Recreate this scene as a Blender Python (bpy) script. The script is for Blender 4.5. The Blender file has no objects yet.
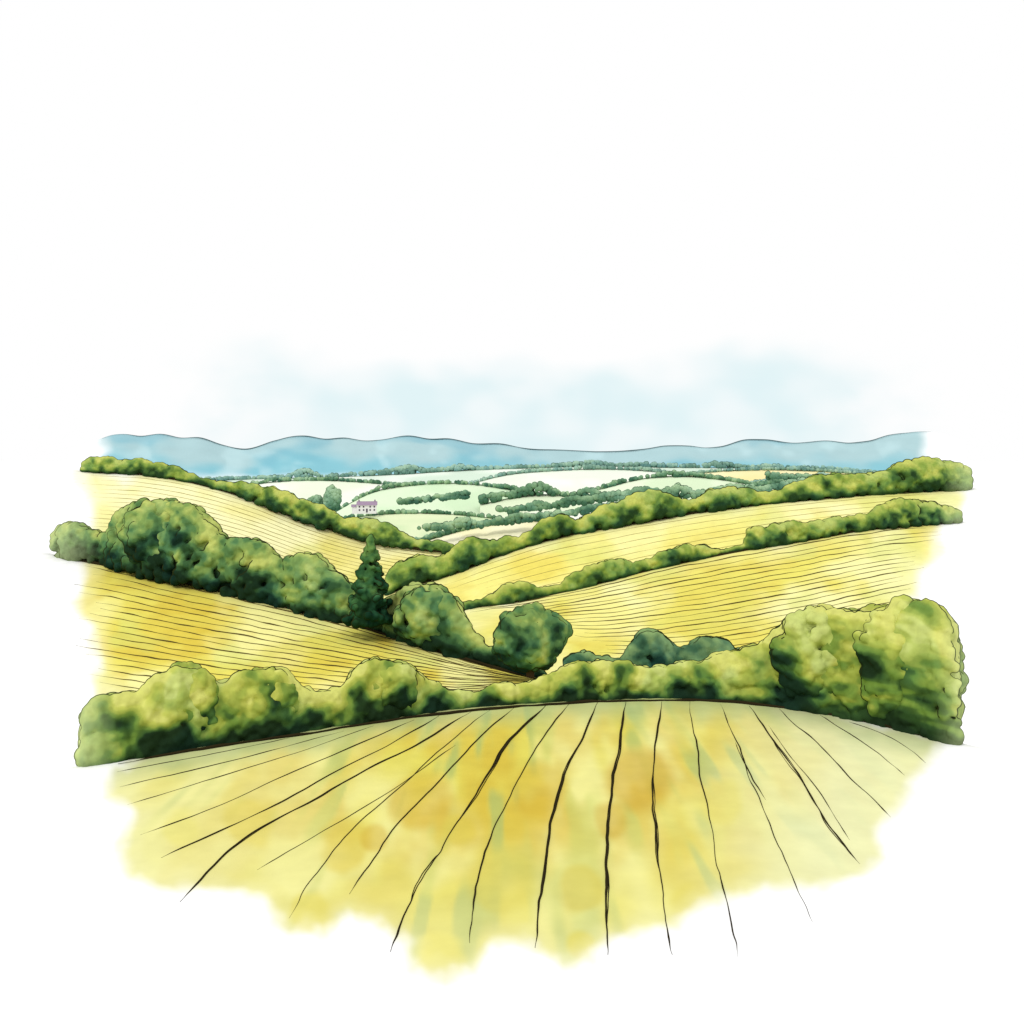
import bpy, bmesh, math, random
import numpy as np
rng=np.random.default_rng(7); random.seed(7)
F=1000.0; HZ=460.0; CAMZ=60.0
scene=bpy.context.scene
# ---------------------------------------------------------------- helpers
def lin(c):
    c=np.asarray(c,float)/255.0
    return np.where(c<=0.04045,c/12.92,((c+0.055)/1.055)**2.4)
def W(px,py,d):
    """survey bearing/declination + distance -> world metres"""
    px=np.asarray(px,float);py=np.asarray(py,float);d=np.asarray(d,float)
    return np.stack([(px-512)/F*d, d+0*px, CAMZ+(HZ-py)/F*d],-1)
def curve(pts,smooth=True):
    p=np.array(pts,float)
    def f(x):
        x=np.asarray(x,float)
        m=np.gradient(p[:,1],p[:,0])
        xc=np.clip(x,p[0,0],p[-1,0])
        i=np.clip(np.searchsorted(p[:,0],xc)-1,0,len(p)-2)
        h=p[i+1,0]-p[i,0]; t=(xc-p[i,0])/h
        y=(2*t**3-3*t**2+1)*p[i,1]+(t**3-2*t**2+t)*h*m[i]+(-2*t**3+3*t**2)*p[i+1,1]+(t**3-t**2)*h*m[i+1]
        return y+np.where(x<p[0,0],(x-p[0,0])*m[0]*0.1,0)+np.where(x>p[-1,0],(x-p[-1,0])*m[-1]*0.1,0)
    return f
_tab={}
def noise(x,y,s,seed):
    if seed not in _tab: _tab[seed]=np.random.default_rng(seed+100).random((128,128))
    T=_tab[seed]; x=np.asarray(x)/s+37.3+seed; y=np.asarray(y)/s+11.7
    xi=np.floor(x).astype(int); yi=np.floor(y).astype(int); fx=x-xi; fy=y-yi
    fx=fx*fx*(3-2*fx); fy=fy*fy*(3-2*fy)
    a=T[xi%128,yi%128];b=T[(xi+1)%128,yi%128];c=T[xi%128,(yi+1)%128];d=T[(xi+1)%128,(yi+1)%128]
    return (a*(1-fx)+b*fx)*(1-fy)+(c*(1-fx)+d*fx)*fy
def fbm(x,y,s,seed,o=3):
    v=0;w=0;a=1
    for k in range(o):
        v=v+a*noise(x,y,s/2**k,seed*7+k);w+=a;a*=.5
    return v/w
def ss(a,b,x):
    t=np.clip((x-a)/(b-a),0,1);return t*t*(3-2*t)
def sdf(poly,px,py):
    P=np.array(poly,float);n=len(P);d=np.full(px.shape,1e9);ins=np.zeros(px.shape,bool)
    for i in range(n):
        a=P[i];b=P[(i+1)%n];e=b-a
        wx=px-a[0];wy=py-a[1];t=np.clip((wx*e[0]+wy*e[1])/(e@e),0,1)
        d=np.minimum(d,np.hypot(wx-t*e[0],wy-t*e[1]))
        c=((a[1]>py)!=(b[1]>py))&(px<(b[0]-a[0])*(py-a[1])/(b[1]-a[1]+1e-12)+a[0]); ins^=c
    return np.where(ins,d,-d)
def mix(a,b,t):
    t=np.asarray(t)[...,None];return a*(1-t)+b*t
WHITE=np.array([0.96,0.96,0.96])
GF=.87   # crop albedo relative to its sunlit look
# ---------------------------------------------------------------- materials
def mat_attr(name,var=0.06,scale=1.0,gain=1.0):
    m=bpy.data.materials.new(name);m.use_nodes=True;nt=m.node_tree;N=nt.nodes;L=nt.links
    b=N['Principled BSDF'];b.inputs['Roughness'].default_value=1;b.inputs['Specular IOR Level'].default_value=0
    a=N.new('ShaderNodeAttribute');a.attribute_name='pigment'
    tc=N.new('ShaderNodeTexCoord');no=N.new('ShaderNodeTexNoise');no.inputs['Scale'].default_value=scale;no.inputs['Detail'].default_value=5
    L.new(tc.outputs['Object'],no.inputs['Vector'])
    mr=N.new('ShaderNodeMapRange');mr.inputs['From Min'].default_value=.3;mr.inputs['From Max'].default_value=.7
    mr.inputs['To Min'].default_value=(1-var)*gain;mr.inputs['To Max'].default_value=(1+var)*gain
    L.new(no.outputs['Fac'],mr.inputs['Value'])
    v=N.new('ShaderNodeVectorMath');v.operation='SCALE';L.new(a.outputs['Color'],v.inputs[0]);L.new(mr.outputs['Result'],v.inputs['Scale'])
    L.new(v.outputs['Vector'],b.inputs['Base Color'])
    return m
def mat_flat(name,rgb,var=0.1,scale=2.0,rough=1.0):
    m=bpy.data.materials.new(name);m.use_nodes=True;nt=m.node_tree;N=nt.nodes;L=nt.links
    b=N['Principled BSDF'];b.inputs['Roughness'].default_value=rough;b.inputs['Specular IOR Level'].default_value=0
    tc=N.new('ShaderNodeTexCoord');no=N.new('ShaderNodeTexNoise');no.inputs['Scale'].default_value=scale;no.inputs['Detail'].default_value=4
    L.new(tc.outputs['Object'],no.inputs['Vector'])
    r=N.new('ShaderNodeValToRGB');c=lin(rgb)
    r.color_ramp.elements[0].color=(*np.clip(c*(1-var),0,1),1);r.color_ramp.elements[1].color=(*np.clip(c*(1+var),0,1),1)
    L.new(no.outputs['Fac'],r.inputs['Fac']);L.new(r.outputs['Color'],b.inputs['Base Color'])
    return m
M_FIELD=mat_attr('crop_field',.05,.6)
M_FAR=mat_attr('distant_land',.03,.01)
M_LEAF=mat_attr('foliage',.12,1.6)
M_INK=mat_flat('furrow_soil_and_ink',(46,40,24),.3,.5)  # dark furrows, and the ink strokes drawn under hedges
M_INKF=mat_flat('stubble_line',(140,126,66),.2,.5)
M_INKM=mat_flat('furrow_line_soil',(84,74,40),.3,.5)
M_BARK=mat_flat('bark',(70,58,42),.3,3)
# ---------------------------------------------------------------- mesh makers
def mesh_obj(name,V,Fc,mat,cols=None,smooth=True):
    V=np.asarray(V,np.float32).reshape(-1,3);Fc=np.asarray(Fc,np.int32);k=Fc.shape[1]
    me=bpy.data.meshes.new(name);me.vertices.add(len(V));me.vertices.foreach_set('co',V.ravel())
    me.loops.add(Fc.size);me.loops.foreach_set('vertex_index',Fc.ravel())
    me.polygons.add(len(Fc));me.polygons.foreach_set('loop_start',np.arange(0,Fc.size,k,dtype=np.int32))
    me.polygons.foreach_set('use_smooth',np.full(len(Fc),smooth))
    me.update(calc_edges=True)
    if cols is not None:
        at=me.attributes.new('pigment','FLOAT_COLOR','POINT')
        C=np.ones((len(V),4),np.float32);C[:,:3]=np.clip(cols.reshape(-1,3),0,1);at.data.foreach_set('color',C.ravel())
    me.materials.append(mat);o=bpy.data.objects.new(name,me);scene.collection.objects.link(o);return o
def grid_faces(nc,nr):
    i=np.arange(nc-1)[:,None]*nr+np.arange(nr-1)[None,:]
    return np.stack([i,i+nr,i+nr+1,i+1],-1).reshape(-1,4)
def sheet(name,crest,bottom,dc,db,x0,x1,colf,step=3.0,mat=None,back=6,wl=None,wr=None):
    nx=int((x1-x0)/step)+1;px=np.linspace(x0,x1,nx)
    if wl is not None: px=np.concatenate([np.linspace(wl,x0-step,24),px])
    if wr is not None: px=np.concatenate([px,np.linspace(x1+step,wr,24)])
    nx=len(px)
    cy=crest(px);by=bottom(px);nr=max(12,int((by-cy).max()/step))
    s=np.linspace(0,1,nr)[None,:]
    PY=cy[:,None]+(by-cy)[:,None]*s;PX=px[:,None]+0*PY
    iD=(1/dc(px))[:,None]*(1-s)+(1/db(px))[:,None]*s
    V=W(PX,PY,1/iD);C=colf(PX,PY)
    k=np.arange(back,0,-1)[None,:]
    Db=dc(px)[:,None]*(1+.02*k);Vb=np.stack([V[:,:1,0]+0*k,Db,V[:,:1,2]-dc(px)[:,None]*.0025*k**2],-1)
    Cb=np.repeat(C[:,:1],back,1)
    V=np.concatenate([Vb,V],1);C=np.concatenate([Cb,C],1)
    return mesh_obj(name,V,grid_faces(nx,V.shape[1]),mat or M_FIELD,C)
def depth_of(crest,bottom,dc,db):
    def f(px,py):
        s=(py-crest(px))/(bottom(px)-crest(px));return 1/((1/dc(px))*(1-s)+(1/db(px))*s)
    return f
def tubes(name,lines,mat,sides=5):
    Vs=[];Fs=[];o=0
    for P,R in lines:
        P=np.asarray(P);n=len(P)
        if n<2: continue
        T=np.gradient(P,axis=0);T/=np.linalg.norm(T,axis=1)[:,None]+1e-9
        up=np.array([0,0,1.]);A=np.cross(T,up);A/=np.linalg.norm(A,axis=1)[:,None]+1e-9;B=np.cross(A,T)
        an=np.arange(sides)/sides*2*math.pi
        V=P[:,None]+R[:,None,None]*(A[:,None]*np.cos(an)[None,:,None]+B[:,None]*np.sin(an)[None,:,None])
        Vs.append(V.reshape(-1,3))
        i=(np.arange(n-1)*sides)[:,None];j=np.arange(sides)[None,:];j2=(j+1)%sides
        Fs.append(np.stack([i+j,i+sides+j,i+sides+j2,i+j2],-1).reshape(-1,4)+o);o+=n*sides
    return mesh_obj(name,np.concatenate(Vs),np.concatenate(Fs),mat)
def row(px,py,df,wpx,seed=0,lift=.3,taper=True,wob=.8):
    px=np.asarray(px,float);py=np.asarray(py,float)+wob*(fbm(px,py*0,23,seed,2)-.5)*2
    d=df(px,py);n=len(px);t=np.linspace(0,1,n)
    w=wpx*(.45+1.1*noise(px+py,px*0,17,seed+3))
    if taper: w=w*np.clip(np.minimum(t,1-t)*14,.25,1)
    R=w/2*d/F;P=W(px,py,d);P[:,2]+=R*lift
    return P,R
bm=bmesh.new();bmesh.ops.create_icosphere(bm,subdivisions=2,radius=1)
bm.verts.ensure_lookup_table();TV=np.array([v.co[:] for v in bm.verts]);TF=np.array([[v.index for v in f.verts] for f in bm.faces]);bm.free()
TPL=[]
for k in range(16):
    q=rng.normal(size=4);q/=np.linalg.norm(q);w,x,y,z=q
    R=np.array([[1-2*(y*y+z*z),2*(x*y-z*w),2*(x*z+y*w)],[2*(x*y+z*w),1-2*(x*x+z*z),2*(y*z-x*w)],[2*(x*z-y*w),2*(y*z+x*w),1-2*(x*x+y*y)]])
    TPL.append((TV@R.T)*(1+rng.uniform(-.12,.12,(len(TV),1))))
TPL=np.array(TPL)
def ramp(t,stops):
    ts=[s[0] for s in stops];cs=np.array([lin(s[1]) for s in stops])
    return np.stack([np.interp(t,ts,cs[:,i]) for i in range(3)],-1)
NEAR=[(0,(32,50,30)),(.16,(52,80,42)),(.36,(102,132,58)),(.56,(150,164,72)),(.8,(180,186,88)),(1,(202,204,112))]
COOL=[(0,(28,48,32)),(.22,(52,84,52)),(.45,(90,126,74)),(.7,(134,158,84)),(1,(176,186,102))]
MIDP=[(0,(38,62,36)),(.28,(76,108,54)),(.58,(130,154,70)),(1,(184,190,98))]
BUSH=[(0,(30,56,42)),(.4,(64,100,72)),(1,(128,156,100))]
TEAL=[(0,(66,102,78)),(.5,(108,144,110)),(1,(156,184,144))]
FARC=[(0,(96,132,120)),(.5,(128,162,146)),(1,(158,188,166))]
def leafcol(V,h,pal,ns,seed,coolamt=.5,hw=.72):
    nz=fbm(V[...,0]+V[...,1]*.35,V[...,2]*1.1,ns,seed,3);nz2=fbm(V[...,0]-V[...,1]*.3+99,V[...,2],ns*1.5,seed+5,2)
    t=np.clip(h*hw+(nz-.5)*1.75+.1+(.72-hw)*.45,0,1)  # crown shading put into the colour: lighter with height, plus random patches
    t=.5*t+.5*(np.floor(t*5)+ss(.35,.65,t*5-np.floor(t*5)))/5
    t=t*ss(-.08,.2,h)  # painted shade: crown foot darkened further
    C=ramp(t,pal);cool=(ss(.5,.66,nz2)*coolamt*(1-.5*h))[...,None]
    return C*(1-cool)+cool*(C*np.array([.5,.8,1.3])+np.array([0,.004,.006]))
def puffs(name,P,r,h,pal,seed,ink=.9,inkrgb=(30,36,18),nscale=3.0,inkw=.13):
    n=len(P);idx=rng.integers(0,16,n);V=P[:,None]+r[:,None,None]*TPL[idx]
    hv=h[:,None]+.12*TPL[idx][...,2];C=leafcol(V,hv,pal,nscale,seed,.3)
    sel=rng.random(n)<ink;m=int(sel.sum())
    d=P[sel].copy();rr=r[sel];e=np.full(m,inkw)*rr
    dirv=d-np.array([0,0,CAMZ]);dirv/=np.linalg.norm(dirv,axis=1)[:,None]
    d+=dirv*(rr*.75)[:,None]+np.array([0,0,1])*(e*.35)[:,None]
    V2=d[:,None]+((rr+e)[:,None,None])*TPL[idx[sel]]
    C2=np.broadcast_to(lin(inkrgb),V2.shape).copy()
    VV=np.concatenate([V.reshape(-1,3),V2.reshape(-1,3)]);CC=np.concatenate([C.reshape(-1,3),C2.reshape(-1,3)])
    nt=n+m;Fc=(TF[None]+(np.arange(nt)*len(TV))[:,None,None]).reshape(-1,3)
    return mesh_obj(name,VV,Fc,M_LEAF,CC)
def crownmesh(name,P,r,hfun,pal,seed,d0,vox=1.4,smooth=3,fade=None,nspx=15,inkpx=.7,inkrgb=(40,48,24),back=5,relief=1.0,hw=.72):
    """fuse leaf clumps into one crown surface, pigment it, and back it with an added ink-dark outline shell"""
    n=len(P);idx=rng.integers(0,16,n);V=(P[:,None]+r[:,None,None]*TPL[idx]).reshape(-1,3)
    Fc=(TF[None]+(np.arange(n)*len(TV))[:,None,None]).reshape(-1,3)
    tmp=mesh_obj('tmp',V,Fc,M_LEAF)
    md=tmp.modifiers.new('r','REMESH');md.mode='VOXEL';md.voxel_size=vox/F*d0;md.adaptivity=0
    sm=tmp.modifiers.new('s','SMOOTH');sm.factor=.5;sm.iterations=smooth
    dg=bpy.context.evaluated_depsgraph_get();ev=tmp.evaluated_get(dg);me=ev.to_mesh()
    nv=len(me.vertices);V=np.empty(nv*3,np.float32);me.vertices.foreach_get('co',V);V=V.reshape(-1,3).astype(float)
    nl=len(me.loops);li=np.empty(nl,np.int32);me.loops.foreach_get('vertex_index',li)
    NN=np.empty(nv*3,np.float32);me.vertices.foreach_get('normal',NN);NN=NN.reshape(-1,3)
    Q=li.reshape(-1,4);ev.to_mesh_clear();bpy.data.objects.remove(tmp)
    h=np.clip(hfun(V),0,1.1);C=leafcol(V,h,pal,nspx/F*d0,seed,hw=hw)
    px=512+V[:,0]/V[:,1]*F
    V=V+NN*((fbm(V[:,0]*1.1,V[:,2]+V[:,1]*.6,6/F*d0,seed+40,2)-.5)*relief/F*d0)[:,None]
    ink=np.broadcast_to(lin(inkrgb),C.shape).copy()
    dirv=V-np.array([0,0,CAMZ]);dirv/=np.linalg.norm(dirv,axis=1)[:,None]
    wv=(.4+1.2*noise(V[:,0],V[:,2],14/F*d0,seed+50))
    V2=V+NN*(inkpx/F*d0*wv)[:,None]+dirv*(back/F*d0)  # added ink outline: crown swollen and pushed back to leave a dark rim
    if fade is not None:
        f=fade(px)[:,None];C=C*(1-f)+lin((190,206,150))*f;ink=ink*(1-f)+lin((150,165,112))*f
    return mesh_obj(name,np.concatenate([V,V2]),np.concatenate([Q,Q+nv]),M_LEAF,np.concatenate([C,ink]))
def band(base,top,df,x0,x1,rp,seed,dens,thick,bump,per):
    xs=np.linspace(x0,x1,400);H=np.maximum(base(xs)-top(xs),2)
    n=int(H.mean()*(x1-x0)/(rp*rp*.42)*dens)
    px=rng.choice(xs,n,p=H/H.sum())+rng.uniform(-2,2,n)
    by=base(px);ty=top(px)-bump*(np.abs(np.sin(np.pi*px/per+3*noise(px,px*0,60,seed)))-.4)
    hh=np.maximum(by-ty,rp*1.2)
    h=np.clip(rng.beta(1.0,1.0,n),0,1);nt=n//4;h[:nt]=rng.uniform(.9,1,nt)
    py=by-hh*h+rp*.75*(h>.6)*((h-.6)/.4)-rp*.15*(h<.2)
    d0=df(px);half=hh/F*d0*.42*thick
    dz=np.sqrt(np.clip(1-(h*.95)**2,0,1))*half*np.sign(rng.uniform(-1,.35,n))*rng.random(n)**.25
    r=rp*rng.uniform(.65,1.15,n)/F*d0
    P=W(px,py,d0);P[:,1]=d0+dz
    # solid heart of the hedge
    xs=np.arange(x0+rp,x1-rp,rp*.8);hh=np.maximum(base(xs)-top(xs),4)
    PP=[P];RR=[r]
    for q in (.22,.42,.62,.78):
        rad=np.minimum(hh*.24,hh*(1-q))*.95
        rad=np.maximum(rad,rp*.5);dd=df(xs);p=W(xs,base(xs)-hh*q+bump*.3,dd)
        PP.append(p);RR.append(rad/F*dd*(.9+.1*thick))
    return np.concatenate(PP),np.concatenate(RR),h,d0,n
def hedge(name,base,top,df,x0,x1,rp,pal,seed,dens=1.2,thick=1.0,bump=2.5,per=22,ink=.9,fade=None,nscale=None,inkrgb=(40,48,24),inkw=.13,fused=True,**kw):
    P,r,h,d0,n=band(base,top,df,x0,x1,rp,seed,dens,thick,bump,per)
    if not fused: return puffs(name,P[:n],r[:n],h,pal,seed,ink,inkrgb,nscale or 5,inkw)
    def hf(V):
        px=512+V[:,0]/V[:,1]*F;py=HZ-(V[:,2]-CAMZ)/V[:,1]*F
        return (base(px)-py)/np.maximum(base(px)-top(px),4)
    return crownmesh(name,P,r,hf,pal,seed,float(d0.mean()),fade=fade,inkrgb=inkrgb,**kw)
def fadex(lo0,lo1,hi0,hi1,pw=1.0):
    return lambda px:np.clip(np.maximum(1-ss(lo0,lo1,px),ss(hi0,hi1,px)),0,1)*pw
def const(v): return lambda px:np.full(np.shape(px),float(v))
# ================================================================ GROUND
me=bpy.data.meshes.new('ground');bm=bmesh.new();bmesh.ops.create_circle(bm,cap_ends=True,segments=96,radius=40000);bm.to_mesh(me);bm.free()
g=bpy.data.objects.new('ground',me);g.location=(0,0,CAMZ-75);scene.collection.objects.link(g)
mg=mat_flat('chalk_ground',(250,250,250),.005,.01);me.materials.append(mg)
# ================================================================ BLUE HILLS
bh=curve([(60,452),(85,445),(100,439),(112,435),(125,434),(140,436),(160,434),(180,438),(200,438),(222,445),(245,449),(275,441),(290,437),(305,436),(325,439),(345,438),(365,441),(380,440),(410,436),(430,439),(450,439),(475,444),(500,444),(530,449),(560,450),(600,452),(640,450),(665,446),(690,446),(705,448),(720,447),(745,440),(765,440),(790,443),(830,441),(850,443),(870,441),(890,435),(905,433),(932,432),(960,440)])
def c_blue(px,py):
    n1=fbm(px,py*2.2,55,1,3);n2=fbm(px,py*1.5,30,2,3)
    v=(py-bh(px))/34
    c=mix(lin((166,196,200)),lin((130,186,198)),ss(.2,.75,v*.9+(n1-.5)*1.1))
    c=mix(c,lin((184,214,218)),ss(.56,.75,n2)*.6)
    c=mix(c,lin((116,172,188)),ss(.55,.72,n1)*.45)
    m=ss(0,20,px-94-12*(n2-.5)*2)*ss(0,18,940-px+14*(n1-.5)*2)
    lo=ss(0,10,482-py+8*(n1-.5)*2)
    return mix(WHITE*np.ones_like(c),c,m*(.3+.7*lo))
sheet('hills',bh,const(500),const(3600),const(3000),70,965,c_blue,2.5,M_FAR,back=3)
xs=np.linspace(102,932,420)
tubes('hill_skyline',[row(xs,bh(xs),lambda a,b:3590+0*a,.8,5,taper=True,wob=.4)],mat_flat('skyline_ink',(84,106,108),.1,.01))  # ink stroke added along the ridge as its outline
# ================================================================ VALLEY
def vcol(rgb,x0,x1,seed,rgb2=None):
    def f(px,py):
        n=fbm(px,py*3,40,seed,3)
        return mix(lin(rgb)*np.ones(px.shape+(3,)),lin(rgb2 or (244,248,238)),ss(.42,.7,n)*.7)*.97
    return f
VAL=[
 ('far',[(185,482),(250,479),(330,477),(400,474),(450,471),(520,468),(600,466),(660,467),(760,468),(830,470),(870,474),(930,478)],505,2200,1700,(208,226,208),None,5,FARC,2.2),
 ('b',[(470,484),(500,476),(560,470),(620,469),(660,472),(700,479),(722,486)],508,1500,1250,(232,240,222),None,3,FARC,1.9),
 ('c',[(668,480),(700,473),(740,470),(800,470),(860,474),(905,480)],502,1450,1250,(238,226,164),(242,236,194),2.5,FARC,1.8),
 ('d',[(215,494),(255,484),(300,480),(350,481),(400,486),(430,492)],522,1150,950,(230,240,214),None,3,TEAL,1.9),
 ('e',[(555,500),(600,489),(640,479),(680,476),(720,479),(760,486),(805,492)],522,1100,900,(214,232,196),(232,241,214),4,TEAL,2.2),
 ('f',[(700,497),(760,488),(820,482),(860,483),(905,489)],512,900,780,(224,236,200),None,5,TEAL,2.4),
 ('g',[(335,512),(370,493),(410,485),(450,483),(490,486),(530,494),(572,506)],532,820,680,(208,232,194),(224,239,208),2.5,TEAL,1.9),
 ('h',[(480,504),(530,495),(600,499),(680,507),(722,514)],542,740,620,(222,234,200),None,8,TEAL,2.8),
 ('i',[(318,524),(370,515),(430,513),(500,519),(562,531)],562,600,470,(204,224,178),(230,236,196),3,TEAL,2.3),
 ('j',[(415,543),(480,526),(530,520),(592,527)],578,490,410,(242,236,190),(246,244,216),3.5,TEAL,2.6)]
inkv=[]
for i,(nm,cp,by,dc,db,rgb,rgb2,hh,pal,rp) in enumerate(VAL):
    c=curve(cp);x0,x1=cp[0][0],cp[-1][0]
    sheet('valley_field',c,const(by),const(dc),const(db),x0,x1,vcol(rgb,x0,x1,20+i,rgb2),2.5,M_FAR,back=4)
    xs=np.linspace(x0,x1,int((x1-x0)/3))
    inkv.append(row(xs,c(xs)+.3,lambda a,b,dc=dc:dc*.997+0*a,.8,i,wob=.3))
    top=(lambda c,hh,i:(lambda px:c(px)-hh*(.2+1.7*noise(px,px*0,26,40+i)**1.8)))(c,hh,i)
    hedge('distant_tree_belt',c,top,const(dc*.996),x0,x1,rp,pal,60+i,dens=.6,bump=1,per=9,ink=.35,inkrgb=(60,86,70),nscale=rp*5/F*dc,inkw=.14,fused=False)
tubes('valley_field_boundary',inkv,mat_flat('boundary_ink',(90,114,92),.2,.05),4)  # ink lines added along the valley crests
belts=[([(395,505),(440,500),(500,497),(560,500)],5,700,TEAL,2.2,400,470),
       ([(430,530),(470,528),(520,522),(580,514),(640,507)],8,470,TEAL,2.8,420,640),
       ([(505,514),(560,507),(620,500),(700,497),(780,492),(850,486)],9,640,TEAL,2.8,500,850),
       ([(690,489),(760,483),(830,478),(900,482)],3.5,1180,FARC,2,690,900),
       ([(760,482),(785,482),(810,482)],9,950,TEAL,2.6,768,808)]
for i,(bp,hh,d,pal,rp,x0,x1) in enumerate(belts):
    c=curve(bp);top=(lambda c,hh,i:(lambda px:c(px)-hh*(.4+1.1*noise(px,px*0,18,90+i))))(c,hh,i)
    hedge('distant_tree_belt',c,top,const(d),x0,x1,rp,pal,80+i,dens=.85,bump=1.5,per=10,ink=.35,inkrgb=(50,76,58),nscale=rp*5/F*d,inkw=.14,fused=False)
# ================================================================ LEFT BACK HILL (L3)
L3c=curve([(60,468),(85,471),(150,475),(200,484),(250,499),(300,519),(350,535),(400,546),(460,554)])
L3b=curve([(60,580),(150,592),(250,612),(350,634),(460,650)])
L3dc=lambda px:np.interp(px,[60,460],[340,315]);L3db=lambda px:np.interp(px,[60,300,460],[215,280,295])
pL3=[(80,482),(86,466),(200,470),(300,500),(400,530),(470,540),(470,660),(60,600),(82,520)]
def c_yel(poly,seed,light=(240,236,170),mid=(230,222,124),ochre=(216,194,84),soft=24,amt=.5,blobs=()):
    def f(px,py):
        n=fbm(px,py*1.6,60,seed,3);n2=fbm(px,py*2.4,26,seed+1,3);n3=fbm(px,py,26,seed+2,2)
        c=mix(lin(light)*np.ones(px.shape+(3,)),lin(mid),ss(.32,.6,n))
        c=mix(c,lin(ochre),ss(.52,.72,n2*.6+n*.4)*amt)
        c=mix(c,lin((208,214,116)),ss(.52,.76,fbm(px,py*1.5,34,seed+9,2))*.45)
        for (bx,by,br,bc,ba) in blobs:
            q=np.hypot((px-bx),(py-by)*1.6)/br+(n2-.5)*.6
            c=mix(c,lin(bc),(1-ss(.45,1.0,q))*ba)
        s=sdf(poly,px,py)+(n3-.5)*30
        c=mix(c,lin((246,243,188)),(1-ss(2,40,s))*.6)*(GF+.1)
        return mix(WHITE*np.ones_like(c),c,ss(-6,soft-6,s))
    return f
sheet('wheat_field',L3c,L3b,L3dc,L3db,72,462,c_yel(pL3,200,light=(246,242,186),mid=(238,230,148),amt=.3,blobs=[(85,493,14,(228,218,116),.7),(340,548,36,(222,208,100),.7),(425,565,30,(240,236,150),.5)]),2.5,wl=-300)
dL3=depth_of(L3c,L3b,L3dc,L3db)
lines=[]
for k in np.linspace(.06,.9,15):
    a=88+rng.uniform(-6,14);b=455
    xs=np.arange(a,b,5.);lines.append(row(xs,L3c(xs)+k*.62*(L3b(xs)-L3c(xs)),dL3,.5,int(k*50),wob=.7))
tubes('wheat_rows',lines,M_INKF,4)
xs=np.linspace(84,458,160);tubes('crest_ink_line',[row(xs,L3c(xs)+.5,lambda a,b:L3dc(a)*.996,1.8,3)],M_INK)  # ink stroke standing in for shade at the hedge foot
L3t=curve([(80,466),(90,459),(105,457),(122,461),(140,459),(158,464),(185,471),(200,479),(220,482),(240,483),(262,486),(285,492),(303,501),(325,507),(340,517),(365,519),(390,525),(410,538),(440,542),(460,546)])
hedge('hedgerow',L3c,L3t,L3dc,84,458,3.8,MIDP,301,bump=2.5,per=17,vox=1.1,smooth=2,inkpx=.5,nspx=10,back=3,relief=.8)
# ================================================================ RIGHT BACK HILL (R3)
R3c=curve([(380,597),(392,592),(450,574),(500,555),(550,539),(600,529),(700,512),(800,500),(900,492),(975,488)])
R2c=curve([(440,618),(457,612),(520,601),(580,588),(650,570),(740,551),(800,541),(870,529),(957,522),(990,520)])
R3b=lambda px:np.where(px<457,np.interp(px,[380,457],[640,628]),R2c(px)+16)
R3dc=lambda px:np.interp(px,[380,975],[262,285]);R3db=lambda px:np.interp(px,[380,975],[212,222])
pR3=[(370,600),(400,560),(500,525),(700,490),(972,460),(966,500),(948,525),(950,545),(860,560),(600,620),(450,660),(370,650)]
sheet('wheat_field',R3c,R3b,R3dc,R3db,384,985,c_yel(pR3,210,light=(244,240,176),mid=(236,228,132),amt=.35,blobs=[(535,565,36,(226,208,92),.75),(640,545,50,(236,226,126),.4)]),2.5,wr=1350)
dR3=depth_of(R3c,R3b,R3dc,R3db);lines=[]
for k in np.linspace(.08,.82,9):
    xs=np.arange(430+60*k+rng.uniform(0,30),940+rng.uniform(-25,12),5.)
    lines.append(row(xs,R3c(xs)+k*(R3b(xs)-R3c(xs)),dR3,.5,int(k*70),wob=.7))
tubes('wheat_rows',lines,M_INKF,4)
xs=np.linspace(390,968,200);tubes('crest_ink_line',[row(xs,R3c(xs)+.5,lambda a,b:R3dc(a)*.996,2.2,6)],M_INK)  # ink stroke along this crest, drawn as hedge-foot shade
R3t=curve([(386,580),(400,563),(415,558),(432,556),(450,555),(462,541),(475,538),(490,542),(508,538),(525,536),(540,523),(560,516),(580,521),(600,508),(620,502),(640,493),(660,491),(678,499),(695,500),(712,491),(740,489),(770,493),(790,486),(815,477),(835,475),(860,475),(885,471),(900,464),(920,458),(945,462),(960,463),(970,472)])
hedge('hedgerow',R3c,R3t,R3dc,389,966,4.6,MIDP,302,bump=3,per=21,fade=fadex(0,1,940,972,.45),vox=1.2,smooth=2,inkpx=.6,nspx=13,back=3.5,relief=.9)
# ================================================================ RIGHT MID HILL (R2)
R2b=curve([(440,690),(600,720),(740,730),(900,780),(990,800)])
R2dc=lambda px:np.interp(px,[440,990],[172,200]);R2db=lambda px:np.interp(px,[440,740,990],[98,88,88])
pR2=[(445,610),(520,580),(650,550),(800,520),(958,500),(940,545),(925,570),(930,600),(900,625),(860,640),(860,720),(440,720)]
sheet('wheat_field',R2c,R2b,R2dc,R2db,440,1000,c_yel(pR2,220,light=(241,237,166),mid=(228,219,108),amt=.45,blobs=[(720,610,70,(220,204,90),.5),(600,620,50,(238,228,126),.6)]),2.5,wr=1350)
dR2=depth_of(R2c,R2b,R2dc,R2db);lines=[];lines2=[]
low=curve([(455,625),(520,640),(600,658),(700,657),(800,640),(945,604)])
for j,k in enumerate(np.linspace(.045,.98,19)):
    a=458+150*k**.8+rng.uniform(0,22) if k>.15 else 470;b=940-35*k+rng.uniform(-32,8)
    xs=np.arange(a,b,4.);L=row(xs,R2c(xs)+k*(low(xs)-R2c(xs)),dR2,.8 if j%3 else 1.15,j,wob=1.3);(lines if j%2 else lines2).append(L)
tubes('wheat_rows',lines+lines2,M_INKM,4)
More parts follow.
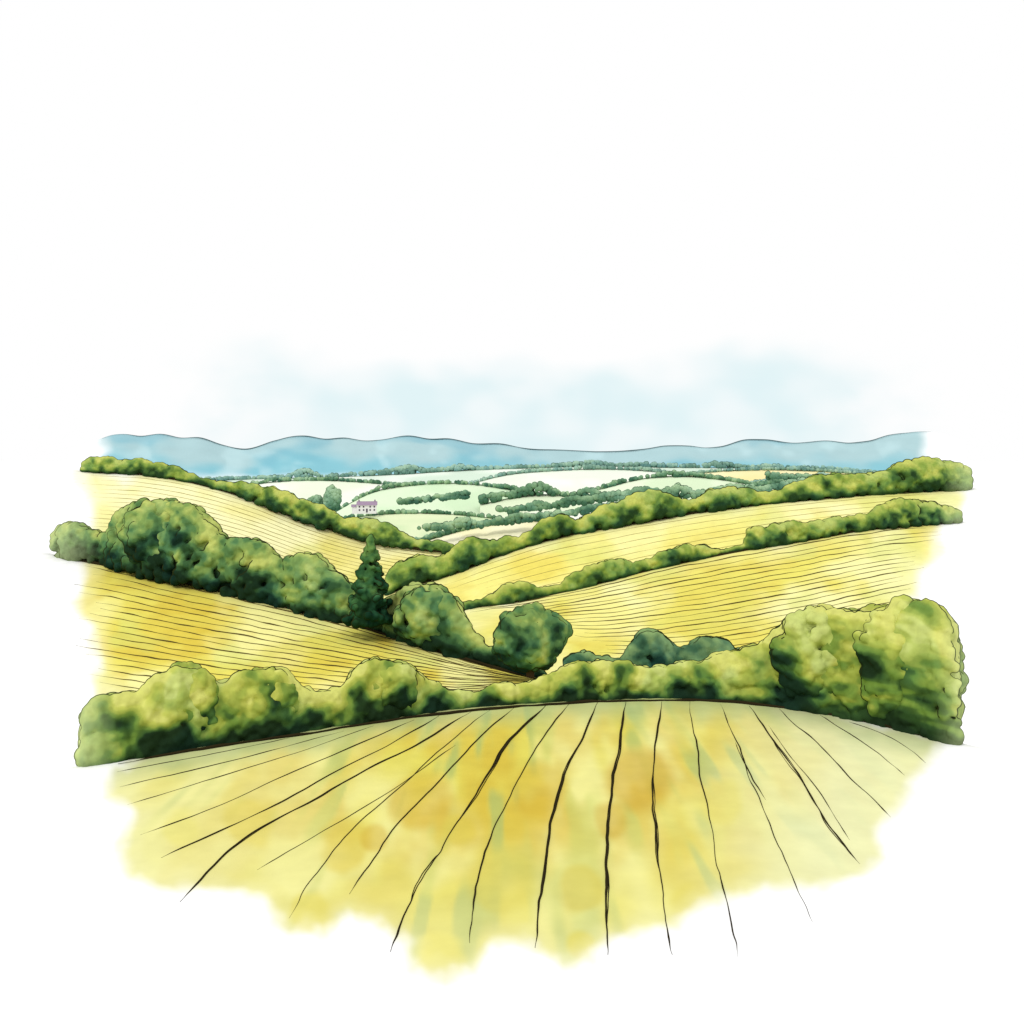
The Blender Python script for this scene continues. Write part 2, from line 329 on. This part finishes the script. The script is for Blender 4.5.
xs=np.linspace(457,957,200);tubes('crest_ink_line',[row(xs,R2c(xs)+.5,lambda a,b:R2dc(a)*.995,2.2,9)],M_INK)  # crest drawn in ink, as shade below the hedge
R2t=curve([(455,605),(470,603),(490,597),(505,586),(520,583),(538,587),(552,588),(568,578),(582,570),(600,563),(615,560),(640,563),(655,556),(672,549),(700,546),(720,551),(742,552),(748,535),(765,528),(790,522),(812,523),(830,519),(855,516),(868,514),(882,505),(903,500),(930,503),(958,511)])
hedge('hedgerow',R2c,R2t,R2dc,458,956,4.2,MIDP,303,bump=2.5,per=19,fade=fadex(0,1,935,960,.4),vox=1.2,smooth=2,inkpx=.6,nspx=12,back=3.5,relief=.9)
# ================================================================ LEFT NEAR HILL (L2)
L2c=curve([(30,550),(55,555),(110,565),(180,581),(250,597),(320,615),(400,638),(470,660),(545,680),(600,690)])
L2b=curve([(30,810),(200,775),(400,740),(545,722),(600,716)])
L2dc=lambda px:np.interp(px,[30,600],[152,96]);L2db=lambda px:np.interp(px,[30,400,600],[74,82,84])
pL2=[(70,530),(200,540),(560,650),(600,720),(100,720),(98,690),(80,655),(84,625),(76,600),(80,575)]
sheet('wheat_field',L2c,L2b,L2dc,L2db,30,600,c_yel(pL2,230,light=(240,234,152),mid=(226,214,98),ochre=(214,186,66),amt=.6,blobs=[(190,625,60,(214,188,68),.5),(130,600,40,(232,220,104),.5),(300,660,50,(216,200,80),.5)]),2.5,wl=-300)
dL2=depth_of(L2c,L2b,L2dc,L2db);lines=[]
low=curve([(60,676),(150,690),(300,704),(450,700),(545,684)])
for j,k in enumerate(np.linspace(.05,1,18)):
    a=78+rng.uniform(-6,26);b=535 if k<.7 else 535-130*(k-.7)
    xs=np.arange(a,b,4.);lines.append(row(xs,L2c(xs)+k*(low(xs)-L2c(xs)),dL2,1.0 if j%3 else 1.4,j+7,wob=1.4))
tubes('wheat_rows',lines,M_INKM,5)
xs=np.linspace(54,548,200);tubes('crest_ink_line',[row(xs,L2c(xs)+1,lambda a,b:L2dc(a)*.993,3.8,12)],M_INK)  # thicker ink stroke for the shaded foot of this hedge
L2t=curve([(52,545),(58,530),(70,524),(85,527),(98,532),(112,530),(122,512),(138,503),(160,501),(185,503),(203,514),(222,535),(240,540),(262,541),(275,556),(290,558),(308,553),(328,566),(345,580),(365,600),(385,602),(402,590),(425,584),(445,592),(462,614),(474,634),(492,648),(505,655),(548,670)])
hedge('hedgerow',L2c,L2t,lambda px:L2dc(px)+1.2,60,540,5.2,COOL,304,bump=3.5,per=24,fade=fadex(50,105,900,901,.5),nspx=18,vox=1.3,hw=.9)
# ================================================================ trees
def tree(name,cx,base,top,hw_,d,rp,pal,seed,shape='round',n=None,nspx=17,fused=True,fade=None,flat=.8,**kw):
    H=(base-top);hw=hw_
    n=n or int(H*hw*2*1.1/(rp*rp*.36))
    if shape=='round':
        v=rng.normal(size=(n,3));v/=np.linalg.norm(v,axis=1)[:,None]
        a1=rng.uniform(0,6.28,3)
        lump=1+.10*np.sin(v[:,0]*5+a1[0])*np.cos(v[:,2]*4+a1[1])+.06*np.sin(v[:,0]*10+v[:,2]*8+a1[2])
        rad=rng.random(n)**.1;v*=rad[:,None]
        px=cx+v[:,0]*(hw-rp*.7)*lump;cyc=(top+base-H*.06)/2;py=cyc-v[:,2]*(H*.47-rp*.7)*lump
        d_=d+v[:,1]*hw/F*d*flat;h=(v[:,2]+1)/2
    else:
        h=rng.random(n)**1.25;a=rng.random(n)*2*math.pi;rr=hw*(1-h)**.75*(.82+.22*np.sin(h*34+a*2))*rng.random(n)**.3
        px=cx+np.cos(a)*rr+1.5*(h-.5);py=base-4-(H-6)*h;d_=d+np.sin(a)*rr/F*d
    r=rp*rng.uniform(.65,1.15,n)/F*d
    if shape!='round': r*=(1-.62*h)
    P=W(px,py,d+0*px);P[:,1]=d_
    if shape=='round':
        m=60;u=rng.normal(size=(m,3));u/=np.linalg.norm(u,axis=1)[:,None];u*=rng.random((m,1))**.33
        rr=min(hw*flat,H*.47,hw)*.34
        Pf=W(cx+u[:,0]*(hw-rp-rr)*.98,cyc-u[:,2]*(H*.47-rp-rr)*.98,d+0*u[:,0]);Pf[:,1]=d+u[:,1]*max(hw*flat-rr-rp*.5,0)/F*d
        P=np.concatenate([P,Pf]);rF=np.full(m,rr/F*d)
        r2=np.concatenate([r,rF])
    else: r2=r
    zb=CAMZ+(HZ-base)/F*d;Hm=H/F*d
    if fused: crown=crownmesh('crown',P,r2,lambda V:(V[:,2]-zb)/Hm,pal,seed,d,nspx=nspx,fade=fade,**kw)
    else: crown=puffs('crown',P[:n],r,h,pal,seed,.4,(50,76,58),5*rp/F*d)
    b=W(cx,base+1,d);t=W(cx,top+H*.35,d);ls=[]
    s=np.linspace(0,1,8)[:,None];R0=H/F*d*.05
    ls.append((b*(1-s)+t*s+np.array([.05,0,0])*np.sin(s*5),R0*(1.25-.9*s[:,0])))
    for q in range(6):
        a=q*1.05+seed;f=.35+.1*q
        st=b*(1-f)+t*f;sc=1 if shape=='round' else .3
        en=st+np.array([math.cos(a)*hw/F*d*.55,math.sin(a)*hw/F*d*.5*flat,H/F*d*.2])*sc
        ls.append((st*(1-s)+en*s,R0*.5*(1-.8*s[:,0])))
    tr=tubes('trunk',ls,M_BARK,7)
    e=bpy.data.objects.new(name,None);scene.collection.objects.link(e);e.location=b.tolist()
    bpy.context.view_layer.update()
    for o in (crown,tr):
        o.parent=e;o.matrix_parent_inverse=e.matrix_world.inverted()
    return e
CON=[(0,(26,52,30)),(.4,(44,80,46)),(.7,(66,106,60)),(1,(98,132,68))]
tree('conifer_tree',370,626,533,25,114,4.0,CON,401,'cone',n=620,nspx=12,vox=1.1,smooth=1,inkpx=.6,back=3)
tree('broadleaf_tree',530,676,605,38,100,5.0,COOL,402)
tree('broadleaf_tree',160,576,501,39,138.5,5.2,COOL,403,flat=.6)
tree('broadleaf_tree',427,650,585,34,113,5.0,COOL,404)
tree('broadleaf_tree',333,513,486,9,640,2.5,TEAL,405,fused=False)
tree('broadleaf_tree',316,513,495,8,645,2.3,TEAL,406,fused=False)
# ================================================================ near field
FGc=curve([(-700,860),(-200,800),(60,772),(100,766),(200,748),(300,734),(400,718),(480,709),(545,704),(620,700),(700,700),(760,704),(820,712),(880,724),(935,738),(975,748),(1200,780),(1700,860)])
FGd=lambda px,py:17000/(py-HZ)
pFG=[(112,765),(100,800),(128,812),(116,850),(126,882),(165,888),(195,890),(230,900),(265,907),(285,938),(328,940),(352,918),(400,938),(411,970),(445,985),(478,976),(492,950),(530,950),(562,967),(592,963),(612,944),(640,940),(680,928),(700,916),(740,905),(770,893),(820,890),(855,876),(885,858),(880,835),(902,808),(930,775),(945,735),(700,670),(400,690),(150,740)]
def c_fg(px,py):
    d=FGd(px,py);wx=(px-512)/F*d
    st=fbm(wx,d*.12,1.5,31,2);n=fbm(px,py,75,32,3);n2=fbm(px,py*.8,38,33,3);n3=fbm(px,py,24,34,2);st2=fbm(wx+50,d*.1,.9,35,2);n4=fbm(px,py,13,36,2)
    c=mix(lin((238,233,148))*np.ones(px.shape+(3,)),lin((226,216,98)),ss(.35,.62,n*.6+st*.4))
    mid=np.exp(-((py-790)/75)**2)*np.exp(-((px-520)/270)**2)
    c=mix(c,lin((212,182,62)),ss(.38,.66,n2*.7+st*.3+mid*.12)*(.2+.6*mid))
    c=mix(c,lin((198,206,112)),ss(.5,.72,st2*.7+n2*.3)*.55)
    c=mix(c,lin((158,180,108)),ss(.6,.76,st2)*ss(.4,.6,n)*.5)
    edge=ss(60,330,np.hypot((px-520)*.62,(py-760)*1.15)+(n-.5)*90)
    c=mix(c,lin((241,239,172)),edge*.62)
    c=mix(c,lin((239,243,198)),ss(690,840,px+(n-.5)*120)*.62)
    cr=py-FGc(px);c=mix(c,lin((162,184,134)),(1-ss(2,28,cr+(n2-.5)*22))*.62)  # hedge shadow painted into the field colour along the crest
    for bx,by,br,bc,ba in [(310,912,26,(228,216,104),.7),(440,955,30,(238,230,132),.75),(580,945,18,(224,212,100),.7),(345,845,30,(216,194,74),.55),(420,800,34,(210,178,62),.55),(640,780,36,(206,168,58),.6),(250,820,30,(222,204,88),.5),(500,880,40,(216,204,92),.45),(690,905,24,(224,212,104),.55),(580,890,26,(212,194,76),.5),(540,790,30,(212,180,64),.5),(375,840,16,(206,172,58),.5),(610,820,20,(208,170,58),.45),(460,830,18,(220,200,80),.5),(720,800,26,(226,216,112),.5),(180,830,24,(234,226,126),.6)]:
        q=np.hypot(px-bx,py-by)/br+(n3-.5)*.5;c=mix(c,lin(bc),(1-ss(.6,1.05,q))*ba)
    s=sdf(pFG,px,py)+(n3-.5)*16+(n4-.5)*6
    c=mix(c,lin((243,241,184)),(1-ss(3,32,s))*.5)*GF
    return mix(WHITE*np.ones_like(c),c,ss(-6,8+14*n,s))
xsf=np.concatenate([np.linspace(-700,60,60),np.arange(62.5,975,2.5),np.linspace(976,1700,60)])
cy=FGc(xsf);s=np.linspace(0,1,190)[None,:];PY=cy[:,None]+(1150-cy)[:,None]*s;PX=xsf[:,None]+0*PY
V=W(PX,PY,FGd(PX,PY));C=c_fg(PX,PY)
kk=np.arange(8,0,-1)[None,:];Vb=np.stack([V[:,:1,0]+0*kk,V[:,:1,1]+1.1*kk,V[:,:1,2]-.09*kk**2],-1)
yy=np.array([15,0,-30,-80.])[None,:];Va=np.stack([V[:,-1:,0]*(1+(25-yy)/25*.8),yy+0*V[:,-1:,0],V[:,-1:,2]+0*yy],-1)
V=np.concatenate([Vb,V,Va],1);C=np.concatenate([np.repeat(C[:,:1],8,1),C,np.repeat(C[:,-1:],4,1)],1)
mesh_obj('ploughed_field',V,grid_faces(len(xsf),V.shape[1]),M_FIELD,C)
rows=[([(600,702),(585,735),(565,775),(550,830),(541,890),(534,948)],2.1),
([(627,702),(617,750),(611,800),(606,850),(606,900),(607,955)],2.2),
([(660,702),(655,750),(653,800),(658,860),(665,910),(672,955)],1.5),
([(690,702),(697,750),(705,800),(715,850),(728,905),(738,958)],1.2),
([(720,704),(738,745),(757,795),(775,840),(795,885),(812,922)],1.0),
([(750,706),(772,738),(796,772),(815,805),(838,838),(860,864)],1.5),
([(780,709),(810,737),(842,768),(868,795),(890,817)],1.0),
([(820,715),(850,735),(880,755),(905,775)],.8),
([(850,722),(880,733),(905,747),(926,763)],.7),
([(570,703),(545,735),(512,790),(487,850),(474,900),(470,943)],1.3),
([(545,705),(510,740),(482,785),(458,822),(425,875),(405,915),(391,952)],2.0),
([(515,708),(478,740),(440,780),(400,822),(372,860),(350,894)],1.2),
([(492,710),(450,742),(400,788),(350,832),(312,878),(287,918)],1.4),
([(470,712),(425,740),(370,768),(310,802),(255,832),(215,865),(180,902)],1.8),
([(440,716),(395,742),(340,770),(290,797),(225,828),(162,858)],1.4),
([(415,720),(345,750),(265,785),(195,815),(140,835)],1.1),
([(375,726),(300,752),(215,778),(128,805)],.9),
([(345,731),(245,758),(120,787)],.9),([(290,738),(200,756),(116,772)],.8),
([(455,745),(400,785),(330,828),(258,870)],.9),([(735,742),(750,775),(765,800)],1.0),([(770,725),(790,755),(815,785),(850,840)],.8)]
lines=[]
def rowpts(P,n=60):
    P=np.array(P,float);L=np.r_[0,np.cumsum(np.hypot(*np.diff(P,axis=0).T))];t=np.linspace(0,L[-1],n)
    fx=curve(np.c_[L,P[:,0]]);fy=curve(np.c_[L,P[:,1]]);return fx(t),fy(t)
for j,(P,w) in enumerate(rows):
    x,y=rowpts(P,140);x=x+(fbm(y,x*0,28,500+j,3)-.5)*7
    lines.append(row(x,y,FGd,w,j,wob=.4))
    if w>1.45:
        for rep in range(3):
            a=int(rng.uniform(5,90));b=min(138,a+int(rng.uniform(25,50)));x2=x[a:b]+rng.uniform(1.2,2.8)*rng.choice([-1,1])*np.sin(np.linspace(0,3.14,b-a))
            lines.append(row(x2,y[a:b],FGd,w*.5,j+50+rep,wob=.4))
tubes('furrows',lines,M_INK,6)
xs=np.linspace(118,935,260);tubes('crest_ink_line',[row(xs,FGc(xs)+1,lambda a,b:FGd(a,b)-.15,3.0,22)],M_INK)  # inked near crest, a dark strip for shade under the hedge
# ================================================================ near hedges
FD=lambda px:17000/(FGc(px)-HZ)+1.6
MT=curve([(565,660),(580,652),(600,655),(625,656),(635,642),(652,630),(665,638),(680,650),(695,642),(712,637),(730,645),(755,658)])
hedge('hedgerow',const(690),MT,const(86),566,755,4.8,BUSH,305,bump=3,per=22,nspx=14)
FT=curve([(78,745),(84,722),(95,702),(115,694),(140,690),(158,676),(175,667),(195,668),(212,682),(228,683),(240,672),(265,670),(285,673),(300,688),(325,690),(345,688),(358,668),(378,661),(400,663),(420,676),(440,686),(470,694),(500,684),(525,684),(550,674),(575,664),(600,662),(625,662),(650,668),(680,663),(700,662),(720,655),(745,648),(762,646),(778,630),(800,616),(830,608),(860,612),(885,606),(910,602),(935,608),(948,640),(960,700)])
ff=fadex(76,122,930,978,.5)
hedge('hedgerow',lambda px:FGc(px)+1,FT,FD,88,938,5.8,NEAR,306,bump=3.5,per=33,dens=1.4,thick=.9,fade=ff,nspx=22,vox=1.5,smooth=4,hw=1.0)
fd=lambda x:float(FD(np.array(x)))
kwn=dict(flat=.5,hw=1.0,nspx=22)
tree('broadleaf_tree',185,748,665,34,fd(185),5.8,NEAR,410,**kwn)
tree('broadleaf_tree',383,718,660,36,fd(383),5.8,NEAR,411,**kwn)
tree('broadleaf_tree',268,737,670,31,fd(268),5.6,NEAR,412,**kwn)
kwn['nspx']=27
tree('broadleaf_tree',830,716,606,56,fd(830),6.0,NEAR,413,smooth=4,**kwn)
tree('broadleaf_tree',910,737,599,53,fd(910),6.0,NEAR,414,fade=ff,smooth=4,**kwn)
# ================================================================ farmhouse
def box(bm,x0,x1,y0,y1,z0,z1):
    vs=[bm.verts.new((x,y,z)) for x in (x0,x1) for y in (y0,y1) for z in (z0,z1)]
    for f in [(0,1,3,2),(4,6,7,5),(0,4,5,1),(2,3,7,6),(0,2,6,4),(1,5,7,3)]: bm.faces.new([vs[i] for i in f])
def bmobj(name,fn,mat,par):
    bm=bmesh.new();fn(bm);me=bpy.data.meshes.new(name);bm.normal_update();bmesh.ops.recalc_face_normals(bm,faces=bm.faces);bm.to_mesh(me);bm.free()
    me.materials.append(mat);o=bpy.data.objects.new(name,me);scene.collection.objects.link(o);o.parent=par;return o
hd=590.;hp=W(367,511,hd)
house=bpy.data.objects.new('farmhouse',None);house.location=hp.tolist();scene.collection.objects.link(house);house.rotation_euler=(0,0,.12);house.scale=(.8,.8,.76)
ml=mat_flat('limewash',(228,224,228),.03);mr_=mat_flat('slate_roof',(158,138,160),.15);md=mat_flat('dark_window',(80,70,86),.1)
bmobj('walls',lambda b:(box(b,-7,7,-3,3,-2,4.6),box(b,-11,-7,-2.4,2.4,-2,3.2)),ml,house)
def gable(b,x0,x1,hw,z0,z1):
    vs=[b.verts.new(p) for p in [(x0,-hw,z0),(x0,hw,z0),(x0,0,z1),(x1,-hw,z0),(x1,hw,z0),(x1,0,z1)]]
    for f in [(0,1,2),(3,5,4),(0,2,5,3),(1,4,5,2),(0,3,4,1)]: b.faces.new([vs[i] for i in f])
bmobj('roof',lambda b:(gable(b,-7.6,7.6,3.8,4.62,7.6),gable(b,-11.5,-7.62,3,3.22,5.2)),mr_,house)
bmobj('windows',lambda b:[box(b,x-.55,x+.55,-3.06,-2.9,z,z+1.3) for x in (-5.4,-2.4,2.4,5.4) for z in (2.8,.3)],md,house)
bmobj('door',lambda b:box(b,-.6,.6,-3.07,-2.9,-1,2),md,house)
bmobj('chimney',lambda b:(box(b,-6.4,-5.2,-.6,.6,6,8.8),box(b,5.2,6.4,-.6,.6,6,8.8)),mr_,house)
# ================================================================ SKY / LIGHT
w=bpy.data.worlds.new('World');scene.world=w;w.use_nodes=True;nt=w.node_tree;N=nt.nodes;L=nt.links
bg=N['Background'];bg.inputs['Strength'].default_value=1.12
tc=N.new('ShaderNodeTexCoord');sp=N.new('ShaderNodeSeparateXYZ');L.new(tc.outputs['Generated'],sp.inputs[0])
def mth(op,a,b=None,c=None,clamp=False):
    n=N.new('ShaderNodeMath');n.operation=op;n.use_clamp=clamp
    for i,v in enumerate((a,b,c)):
        if v is None: continue
        if isinstance(v,(int,float)): n.inputs[i].default_value=v
        else: L.new(v,n.inputs[i])
    return n.outputs[0]
def smooth(v,a,b,o0=0.,o1=1.):
    n=N.new('ShaderNodeMapRange');n.interpolation_type='SMOOTHSTEP'
    L.new(v,n.inputs['Value']);n.inputs['From Min'].default_value=a;n.inputs['From Max'].default_value=b;n.inputs['To Min'].default_value=o0;n.inputs['To Max'].default_value=o1;return n.outputs['Result']
def nz(scale,detail,rough=.5):
    mp=N.new('ShaderNodeMapping');mp.inputs['Scale'].default_value=(1,1,1.5);L.new(tc.outputs['Generated'],mp.inputs[0])
    n=N.new('ShaderNodeTexNoise');n.inputs['Scale'].default_value=scale;n.inputs['Detail'].default_value=detail;n.inputs['Roughness'].default_value=rough;L.new(mp.outputs[0],n.inputs['Vector']);return n.outputs['Fac']
n1=nz(9,2);n2=nz(22,2);n3=nz(16,1)
az=mth('ARCTAN2',sp.outputs['X'],sp.outputs['Y']);el=sp.outputs['Z']
elw=mth('ADD',el,mth('MULTIPLY',mth('SUBTRACT',n1,.5),.11))
m1=smooth(elw,.07,.12,1,0)
azw=mth('ADD',mth('ABSOLUTE',mth('SUBTRACT',az,.035)),mth('MULTIPLY',mth('SUBTRACT',n2,.5),.12))
m2=smooth(azw,.22,.38,1,0)
m=mth('MULTIPLY',m1,m2)
dens=mth('MULTIPLY',m,smooth(n3,.3,.7,.5,1.0))
mx=N.new('ShaderNodeMix');mx.data_type='RGBA';L.new(dens,mx.inputs['Factor'])
kw_=1/1.12
mx.inputs['A'].default_value=(kw_,kw_,kw_,1);c=lin((226,244,247))*kw_;mx.inputs['B'].default_value=(*c,1)
L.new(mx.outputs['Result'],bg.inputs['Color'])
sun=bpy.data.lights.new('sun','SUN');sun.energy=1.0;sun.angle=math.radians(14);sun.color=(1,.98,.95)
so=bpy.data.objects.new('sun',sun);scene.collection.objects.link(so);so.rotation_euler=(math.radians(42),0,math.radians(-35))
cam=bpy.data.cameras.new('camera');cam.sensor_width=36;cam.lens=36*F/1024;cam.shift_y=-(512-HZ)/1024;cam.clip_end=100000;cam.clip_start=.5
co=bpy.data.objects.new('camera',cam);co.location=(0,0,CAMZ);co.rotation_euler=(math.radians(90),0,0);scene.collection.objects.link(co);scene.camera=co
scene.view_settings.view_transform='Standard';scene.view_settings.look='None';scene.view_settings.exposure=0;scene.view_settings.gamma=1
